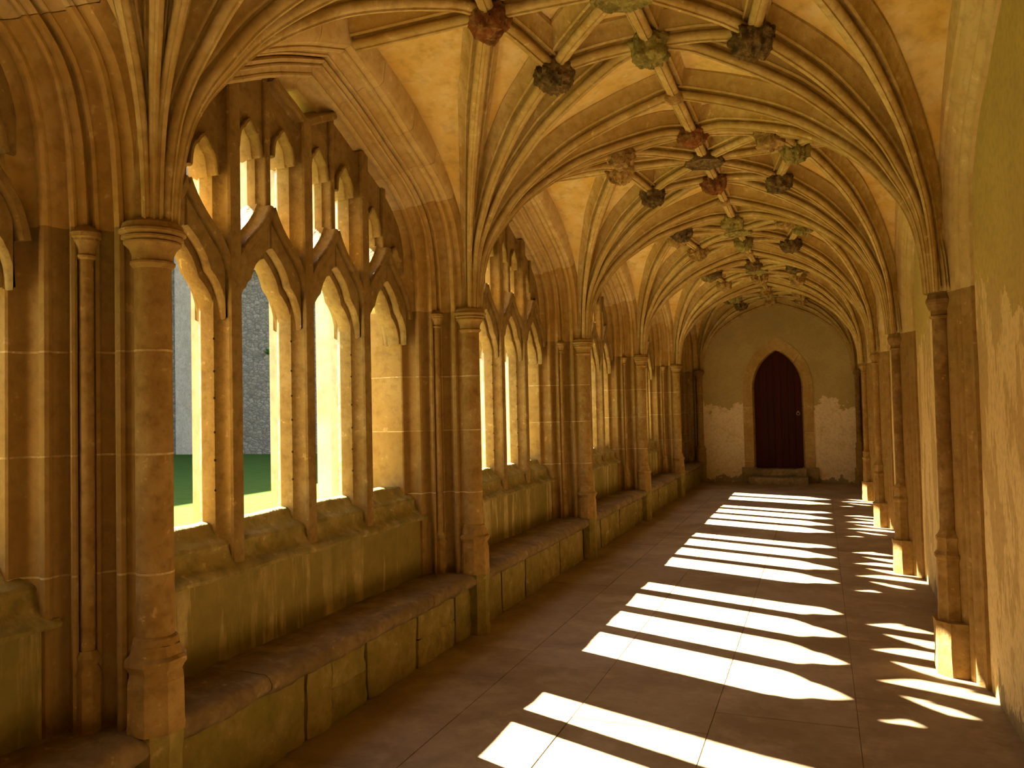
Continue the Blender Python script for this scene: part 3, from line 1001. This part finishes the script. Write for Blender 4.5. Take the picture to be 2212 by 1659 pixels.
# ------------------------------------------------------------------ right wall, its arches and shafts
def make_right():
    w = MB()
    NY, NZ = 140, 40
    rows = []
    for i in range(NY + 1):
        y = YBACK + (YEND + 0.1 - YBACK) * i / NY
        rows.append([(XWALL + 0.004 * noise.noise(Vector((y * 1.3, z * 1.3, 3.0))) + 0.0025 * noise.noise(Vector((y * 6, z * 5, 1.0))), y, z) for z in [-0.05 + 4.1 * j / NZ for j in range(NZ + 1)]])
    w.grid(rows)
    w.add([(XWALL + 0.15, YBACK - 0.2, -0.2), (XWALL + 0.15, YEND + 0.3, -0.2), (XWALL + 0.15, YEND + 0.3, 4.1), (XWALL + 0.15, YBACK - 0.2, 4.1)], [(0, 1, 2, 3)])
    wall = w.build('wall_right', 'plaster_right')
    tag(wall, kind='structure')
    am = MB()
    rows = [[(x, y, z) for y, z in arch_path(q, ZSR)] for x, q in SEC_R]
    rows.append([(XR + 0.008, y, z) for y, z in arch_path(0.002, ZSR)])
    rows.append([(XR - 0.012, y, max(z + 0.02, FW(HC - abs(y), True) + 0.06)) for y, z in arch_path(0.0, ZSR)])
    am.grid(rows)
    ame = am.mesh('wall_arch', 40)
    plan = SEC_R + [(x, -q) for x, q in reversed(SEC_R)]
    rm = MB()
    rm.grid([[(x, q, z) for x, q in plan] for z in (0.0, 0.9, ZSR)], True, True)
    rme = rm.mesh('respond', 40)
    for k in range(-2, 5):
        obj('wall_arch', ame, 'arch', wall, (0, yk(k) + HC, 0))
    for k in range(-1, 6):
        obj('respond', rme, 'pier', wall, (0, yk(k), 0))
    # shafts
    x0 = XR
    def block(h, hw, fx):
        m = MB()
        n = 9
        # battered lower block, front part of an octagon
        pl = [(0.115, -hw), (-0.03, -hw), (fx, -hw * 0.45), (fx, hw * 0.45), (-0.03, hw), (0.115, hw)]
        rows = []
        for i in range(n + 1):
            z = h * i / n
            rows.append([(a + 0.006 * noise.noise(Vector((a * 20, b * 20, z * 12))), b + 0.006 * noise.noise(Vector((a * 20 + 5, b * 20, z * 12))), z) for a, b in pl])
        m.grid(rows, True, True)
        return m.mesh('plinth', 25)
    pl = block(0.30, 0.125, -0.095)
    p = MB()
    p.lathe(0, 0, [(0.088, 0.29), (0.080, 0.31), (0.076, 0.56), (0.076, 0.64), (0.087, 0.655), (0.087, 0.67), (0.072, 0.69), (0.068, 0.735), (0.076, 0.755), (0.076, 0.768), (0.060, 0.79), (0.052, 0.81)], 8, math.pi / 8)
    ped = p.mesh('pedestal', 25)
    p = MB()
    p.lathe(0, 0, [(0.050, 0.80), (0.049, 1.4), (0.048, 2.04)], 16)
    sh = p.mesh('shaft', 40)
    cz = 2.03
    p = MB()
    p.lathe(0, 0, [(0.048, cz - 0.006), (0.060, cz), (0.062, cz + 0.010), (0.054, cz + 0.017), (0.056, cz + 0.04), (0.068, cz + 0.058), (0.070, cz + 0.068), (0.074, cz + 0.073), (0.075, cz + 0.083),
                   (0.079, cz + 0.088), (0.080, cz + 0.105), (0.070, cz + 0.125), (0.066, cz + 0.145), (0.05, cz + 0.155)], 8, math.pi / 8)
    cap = p.mesh('capital', 25)
    where = [None,
             'tall octagonal-capped shaft nearest the camera on the plastered right wall',
             'second shaft from the camera along the right wall, on a tall stone pedestal',
             'third shaft from the camera along the right wall, golden brown, sunlit at its foot',
             'fourth shaft from the camera along the right wall, mostly hidden behind the third',
             'thin dark shaft in the far right corner beside the end wall']
    def rparts(k):
        out = []
        for nm, me in (('plinth', pl), ('pedestal', ped), ('shaft', sh), ('capital', cap)):
            mt = 'column_shaded' if k in (1, 2, 5) and nm in ('shaft', 'capital') else 'column'
            key = (nm, mt)
            if key not in cache:
                cache[key] = me.copy()
            out.append((nm, cache[key], mt))
        return out
    cache = {}
    for k in range(1, 6):
        y = yk(k) + (0.03 if k < 5 else -0.12)
        sc = 1.0
        root = column(k, x0, y, 0.0, rparts(k), where[k], 'shafts on the right wall')
make_right()

# ------------------------------------------------------------------ end wall, doorway and steps
DX, DHW, DSP, DAP = -0.797, 0.45, 1.885, 2.635
def pointed(hw, sp, ap, zb, n=14):
    h = ap - sp
    R = (hw * hw + h * h) / (2 * hw)
    a1 = math.asin(min(1, h / R))
    right = [(hw, zb)] + [(hw - R + R * math.cos(a1 * i / n), sp + R * math.sin(a1 * i / n)) for i in range(n + 1)]
    return right + [(-x, z) for x, z in reversed(right[:-1])]

def make_end():
    ye = YEND
    w = MB()
    op = pointed(0.50, DSP, 2.70, 0.0)
    N = len(op)
    inner = [(DX + x, ye, z) for x, z in op]
    outer = []
    x0, x1, zt = -3.1, XWALL + 0.15, 4.1
    for x, z in op:
        if z <= DSP + 0.25:
            outer.append((x1 if x > 0 else x0, ye, z))
        else:
            outer.append((DX + x * (x1 - DX if x > 0 else DX - x0) / 0.42, ye, zt))
    # refine for a smooth surface
    rows = []
    for i in range(9):
        t = i / 8
        rows.append([tuple(Vector(a).lerp(Vector(b), t)) for a, b in zip(inner, outer)])
    w.grid(rows)
    for s, xe in ((1, x1), (-1, x0)):
        cand = [(o, i) for i, o in enumerate(outer) if abs(o[0] - xe) < 1e-6]
        top = max(cand, key=lambda t: t[0][2])[0]
        nxt = [o for o in outer if o[2] == zt and (o[0] - DX) * s > 0]
        far = max(nxt, key=lambda o: o[0] * s)
        w.add([top, (xe, ye, zt), far], [(0, 1, 2)])
    w.box(x0, x1, ye + 0.25, ye + 0.35, -0.2, 4.1)
    wall = w.build('wall_end', 'plaster_end', smooth=0)
    tag(wall, kind='structure')
    bk = MB()
    bk.add([(-3.1, YBACK, -0.1), (XWALL + 0.1, YBACK, -0.1), (XWALL + 0.1, YBACK, 4.1), (-3.1, YBACK, 4.1)], [(0, 1, 2, 3)])
    back = bk.build('wall_back', 'plaster_right', smooth=0)
    tag(back, kind='structure')

    # stone surround, one object for each stone
    sur = empty('trim_1', (DX, ye, 0))
    tag(sur, 'pointed stone surround of the doorway in the end wall', kind='structure')
    def arcpt(hw, sp, ap, t):
        h = ap - sp
        R = (hw * hw + h * h) / (2 * hw)
        a = math.asin(min(1, h / R)) * t
        return hw - R + R * math.cos(a), sp + R * math.sin(a)
    def stone_piece(inner_pts, outer_pts, name, d=0.0):
        m = MB()
        lip = [(x * 0.985, z) for x, z in inner_pts]
        rows = [[(x, 0.24, z) for x, z in inner_pts], [(x, 0.10, z) for x, z in inner_pts], [(x + (0.03 if x > 0 else -0.03), -0.012 + d, z) for x, z in inner_pts], [(x, -0.016 + d, z) for x, z in outer_pts], [(x, 0.03, z) for x, z in outer_pts]]
        m.grid(rows)
        # end faces
        for e in (0, -1):
            a = [r[e] for r in rows]
            m.add(a, [tuple(range(len(a)))])
        return m
    g = 0.004
    for s in (1, -1):
        cuts = [0.30, 0.42, 0.98, 1.50, DSP]
        for i in range(1, 4 + 1):
            z0, z1 = cuts[i - 1] + g, cuts[i] - g
            ins = [(s * 0.452, z0), (s * 0.452, (z0 + z1) / 2), (s * 0.452, z1)]
            outs = [(s * 0.665, z0), (s * 0.665, (z0 + z1) / 2), (s * 0.665, z1)]
            stone_piece(ins, outs, 'jamb_stone', rnd.uniform(-0.003, 0.003)).build('jamb_stone', 'surround', sur)
        tc = [0.0, 0.56, 1.0]
        for i in range(2):
            a, b = tc[i] + 0.006, tc[i + 1] - (0.004 if i == 0 else 0.0)
            ts = [a + (b - a) * j / 6 for j in range(7)]
            ins = [arcpt(0.452, DSP, DAP, t) for t in ts]
            outs = [arcpt(0.665, DSP, 2.885, t) for t in ts]
            stone_piece([(s * x, z) for x, z in ins], [(s * x, z) for x, z in outs], 'voussoir', rnd.uniform(-0.003, 0.003)).build('voussoir', 'surround', sur)
        m = MB()
        m.box(s * 0.72 if s < 0 else 0.43, s * 0.43 if s < 0 else 0.72, -0.07, 0.2, 0.0, 0.30)
        m.build('plinth_stone', 'step', sur, 0)

    # the door itself
    door = empty('door_1', (DX, ye + 0.13, 0.28))
    tag(door, 'dark red pointed plank door in the end wall', kind='structure')
    n = 7
    h = DAP - DSP
    R = (0.46 ** 2 + h * h) / (0.92)
    def ztop(x):
        x = abs(x)
        return DSP + math.sqrt(max(0, R * R - (x - 0.46 + R) ** 2))
    for i in range(n):
        a, b = -0.46 + 0.92 * i / n + 0.002, -0.46 + 0.92 * (i + 1) / n - 0.002
        xs = [a + (b - a) * j / 6 for j in range(7)]
        m = MB()
        m.grid([[(x, 0.0 if 0 < j < 6 else 0.005, 0.0) for j, x in enumerate(xs)], [(x, 0.0 if 0 < j < 6 else 0.005, ztop(x) - 0.28) for j, x in enumerate(xs)],
                [(x, 0.05, ztop(x) - 0.28) for x in xs]])
        m.build('door_plank', 'wood', door, 20)
    m = MB()
    m.box(-0.47, 0.47, 0.03, 0.06, 0.0, 2.3)
    m.build('door_backing', 'wood', door, 0)
    m = MB()
    cx, cz = 0.375, 1.08
    N1, N2 = 16, 6
    rows = []
    for i in range(N1 + 1):
        a = 2 * math.pi * i / N1
        rows.append([(cx + (0.03 + 0.007 * math.cos(2 * math.pi * j / N2)) * math.cos(a), -0.014 + 0.007 * math.sin(2 * math.pi * j / N2), cz + (0.03 + 0.007 * math.cos(2 * math.pi * j / N2)) * math.sin(a)) for j in range(N2)])
    m.grid(rows, True)
    m.box(cx - 0.015, cx + 0.015, -0.02, 0.004, cz + 0.02, cz + 0.05)
    m.build('door_handle', 'iron', door)

    def slab(x0, x1, y0, y1, z0, z1, name, label):
        m = MB()
        b = 0.012
        nx = 14
        prof = [(y1, z0), (y0 + 0.004, z0), (y0, z0 + b), (y0, z1 - b * 1.5), (y0 + b, z1), (y1, z1)]
        rows = []
        for i in range(nx + 1):
            x = x0 + (x1 - x0) * i / nx
            dip = -0.012 * math.exp(-((i - nx / 2) / 4) ** 2)
            rows.append([(x, y + 0.006 * noise.noise(Vector((x * 6, y * 9, z * 9))), z + (dip if z > z0 + 0.05 else 0) + (0.004 * noise.noise(Vector((x * 7, y * 7, z * 7))) if z > z0 + 0.05 else 0)) for y, z in prof])
        m.grid(rows, True, True)
        return tag(m.build(name, 'step'), label, 'step', 'steps below the end door')
    slab(DX - 0.555, DX + 0.53, ye - 0.52, ye + 0.15, 0.0, 0.14, 'door_step', 'lower worn stone step in front of the end door')
    slab(DX - 0.47, DX + 0.50, ye - 0.16, ye + 0.18, 0.14, 0.28, 'door_step', 'upper narrow stone step right under the red door')
make_end()

# ------------------------------------------------------------------ bosses
def boss_mesh(seed, kind):
    r = random.Random(seed)
    m = MB()
    R = 0.108
    NT, NP = 18, 44
    lob = r.choice((5, 6, 8))
    ph = r.random() * 6
    rows = []
    for i in range(NT + 1):
        th = math.pi * 0.60 * i / NT          # from the bottom pole up
        row = []
        for j in range(NP):
            a = 2 * math.pi * j / NP
            rim = math.sin(min(th, math.pi / 2))
            leaf = abs(math.sin(lob * a / 2 + ph))
            v = Vector((math.cos(a) * math.sin(th), math.sin(a) * math.sin(th), -math.cos(th)))
            k = 1 + 0.22 * (leaf - 0.55) * rim + 0.15 * noise.noise(v * 4.2 + Vector((seed * 3.1, 0, 0))) + 0.10 * noise.noise(v * 10 + Vector((0, seed, 0)))
            if kind == 'rose':
                k += 0.10 * math.cos(th * 7) * (0.4 + 0.6 * leaf)
            elif kind == 'leaf':
                k += 0.12 * rim * math.sin(2 * lob * a + 3 * th)
            elif kind == 'face':
                k += 0.16 * math.exp(-((th - 0.9) / 0.3) ** 2) * math.cos(a * 2 + ph)
            zz = 1.02 if kind != 'shell' else 0.8
            row.append((v.x * R * k, v.y * R * k, v.z * R * k * zz))
        rows.append(row)
    m.grid(rows, True, True)
    return m.mesh('roof_boss', 50)

def make_bosses():
    kinds = ['rose', 'leaf', 'face', 'leaf', 'rose', 'shell', 'face', 'leaf']
    var = [boss_mesh(i + 1, kinds[i]) for i in range(8)]
    meshes = {}
    def get(i, mt):
        key = (i, mt)
        if key not in meshes:
            me = var[i].copy()
            me.materials.append(M[mt])
            meshes[key] = me
        return meshes[key]
    place = ['on the crown line, camera side', 'right of the crown, camera side', 'near the right wall', 'right of the crown, door side',
             'on the crown line, door side', 'left of the crown, door side', 'near the windows', 'left of the crown, camera side']
    word = {'boss_dark': 'dark brown', 'boss_red': 'reddish', 'boss_olive': 'mossy olive', 'boss_tan': 'tan'}
    bayn = {-1: 'overhead vault bay', 0: 'nearest vault bay', 1: 'second vault bay', 2: 'third vault bay', 3: 'fourth vault bay', 4: 'last vault bay'}
    tint = {(0, 6): 'boss_red', (0, 5): 'boss_dark', (0, 4): 'boss_olive', (0, 3): 'boss_dark',
            (1, 0): 'boss_red', (1, 1): 'boss_tan', (1, 2): 'boss_olive', (1, 3): 'boss_dark', (1, 4): 'boss_red', (1, 5): 'boss_dark', (1, 6): 'boss_tan', (1, 7): 'boss_tan',
            (2, 0): 'boss_olive', (2, 2): 'boss_olive', (2, 3): 'boss_dark', (2, 4): 'boss_olive', (2, 5): 'boss_tan'}
    r = random.Random(3)
    seen0 = (3, 4, 5, 6)
    for k in range(0, 5):
        cy = yk(k) + HC
        for i, (x, y) in enumerate(RING):
            if k == 0 and i not in seen0:
                continue
            mt = tint.get((k, i)) or r.choice(('boss_dark', 'boss_olive', 'boss_dark', 'boss_tan'))
            o = obj('roof_boss', get((i * 3 + k * 5) % 8, mt), None, None, (MX + x, cy + y, node_z(x, y) + 0.0))
            o.rotation_euler.z = r.random() * 6.28
            s = 1.0 if k < 2 else 1.06
            o.scale = (s, s, s)
            tag(o, '%s carved roof boss %s, %s' % (word[mt], place[i], bayn[k]), 'boss', 'carved bosses of the vault')
        # the eight sided carved centre
        c = MB()
        NT, NP = 9, 48
        rows = []
        for a in range(NT + 1):
            rr = 0.165 * a / NT
            row = []
            for j in range(NP):
                an = 2 * math.pi * j / NP
                kk = rr * (1 - 0.10 * abs(math.sin(4 * an)) * (a / NT))
                p = Vector((kk * math.cos(an), kk * math.sin(an), 0))
                z = -0.012 + 0.022 * noise.noise(p * 28 + Vector((k, 0, 0))) * (1 if a < NT else 0) - (0.012 if a == NT - 1 else 0)
                row.append((p.x, p.y, z if a < NT else -0.02))
            rows.append(row)
        rows.append([(x, y, 0.05) for x, y, z in rows[-1]])
        c.grid(rows, True)
        o = c.build('carved_roundel', 'boss_olive' if k != 1 else 'boss_dark', None, 50, (MX, cy, node_z(0, 0) - 0.004))
        tag(o, 'flat eight-cusped carved centrepiece on the crown of the %s' % bayn[k], 'carving', 'carved centres of the vault')
    for k in range(1, 5):
        c = MB()
        c.lathe(0, 0, [(0.01, -0.03), (0.04, -0.026), (0.062, -0.014), (0.07, 0.0), (0.07, 0.03)], 12)
        o = c.build('crown_boss', 'boss_tan', None, 50, (MX, yk(k), node_z(0, HC) - 0.004))
        tag(o, 'small boss at the crown of the %s cross arch from the camera' % ORD[k - 1], 'boss', 'small bosses on the cross arches')
make_bosses()

# ------------------------------------------------------------------ outside: lawn, buttresses, the great wall beyond
def make_outside():
    g = MB()
    g.add([(-28, -30, -0.02), (-4.1, -30, -0.02), (-4.1, 27, -0.02), (-28, 27, -0.02)], [(0, 1, 2, 3)])
    lawn = g.build('lawn', 'grass', smooth=0)
    tag(lawn, 'mown green lawn seen through the first big window', 'grass', kind='stuff')
    pa = MB()
    pa.box(-4.1, -3.07, -30, 27, -0.1, 0.0)
    tag(pa.build('added_path', 'exterior', smooth=0), 'added pale stone path along the foot of the window wall, outside', 'path')  # path added so the sunlit ground by the wall turns white
    b = MB()
    prof = [(-3.07, 0), (-3.60, 0), (-3.60, 0.42), (-3.47, 0.55), (-3.47, 2.6), (-3.25, 3.1), (-3.25, 3.7), (-3.07, 3.95)]
    b.grid([[(x, -0.2, z) for x, z in prof], [(x, 0.2, z) for x, z in prof]], True, True)
    bme = b.mesh('buttress', 0)
    for k in range(-1, 6):
        o = obj('buttress', bme, 'exterior', None, (0, yk(k), 0))
        tag(o, 'pale stone buttress outside, behind the %s pier of the window wall' % (ORD[k] if k >= 0 else 'nearest left edge'), 'buttress', 'buttresses outside the windows')
    w = MB()
    w.box(-28, -3.2, 27.0, 29.0, -0.1, 16.0)
    wall = w.build('abbey_wall', 'rubble', smooth=0)
    tag(wall, 'tall grey rubble stone wall across the lawn', 'wall')
    p = MB()
    p.box(-25.95, -25.2, 26.8, 27.05, -0.1, 16.0)
    p.build('pilaster_strip', 'exterior', wall, 0)
    p = MB()
    p.box(-22.6, -3.2, 26.7, 27.05, 7.6, 7.95)
    p.build('string_course', 'exterior', wall, 0)
    rg = MB()
    rg.box(-31, -28, -30, 29, -0.1, 14.2)
    tag(rg.build('abbey_range', 'rubble', smooth=0), 'long stone range on the far side of the lawn, casting its shade', 'building')
    # small plant growing from the wall
    pl = MB()
    r = random.Random(2)
    for i in range(26):
        a, e = r.random() * 6.28, r.uniform(-0.2, 1.2)
        d = Vector((math.cos(a) * math.cos(e), -abs(math.sin(a)) * math.cos(e), math.sin(e))) * r.uniform(0.12, 0.34)
        s = d.cross(Vector((0, 0, 1)))
        s = s.normalized() * 0.05 if s.length > 1e-4 else Vector((0.05, 0, 0))
        pl.add([(0, 0, 0), tuple(d * 0.55 + s), tuple(d), tuple(d * 0.55 - s)], [(0, 1, 2, 3)])
    o = pl.build('wall_plant', 'leaf', None, 0, (-21.15, 26.98, 4.1))
    tag(o, 'small green tuft of leaves growing out of the grey rubble wall', 'plant')
make_outside()
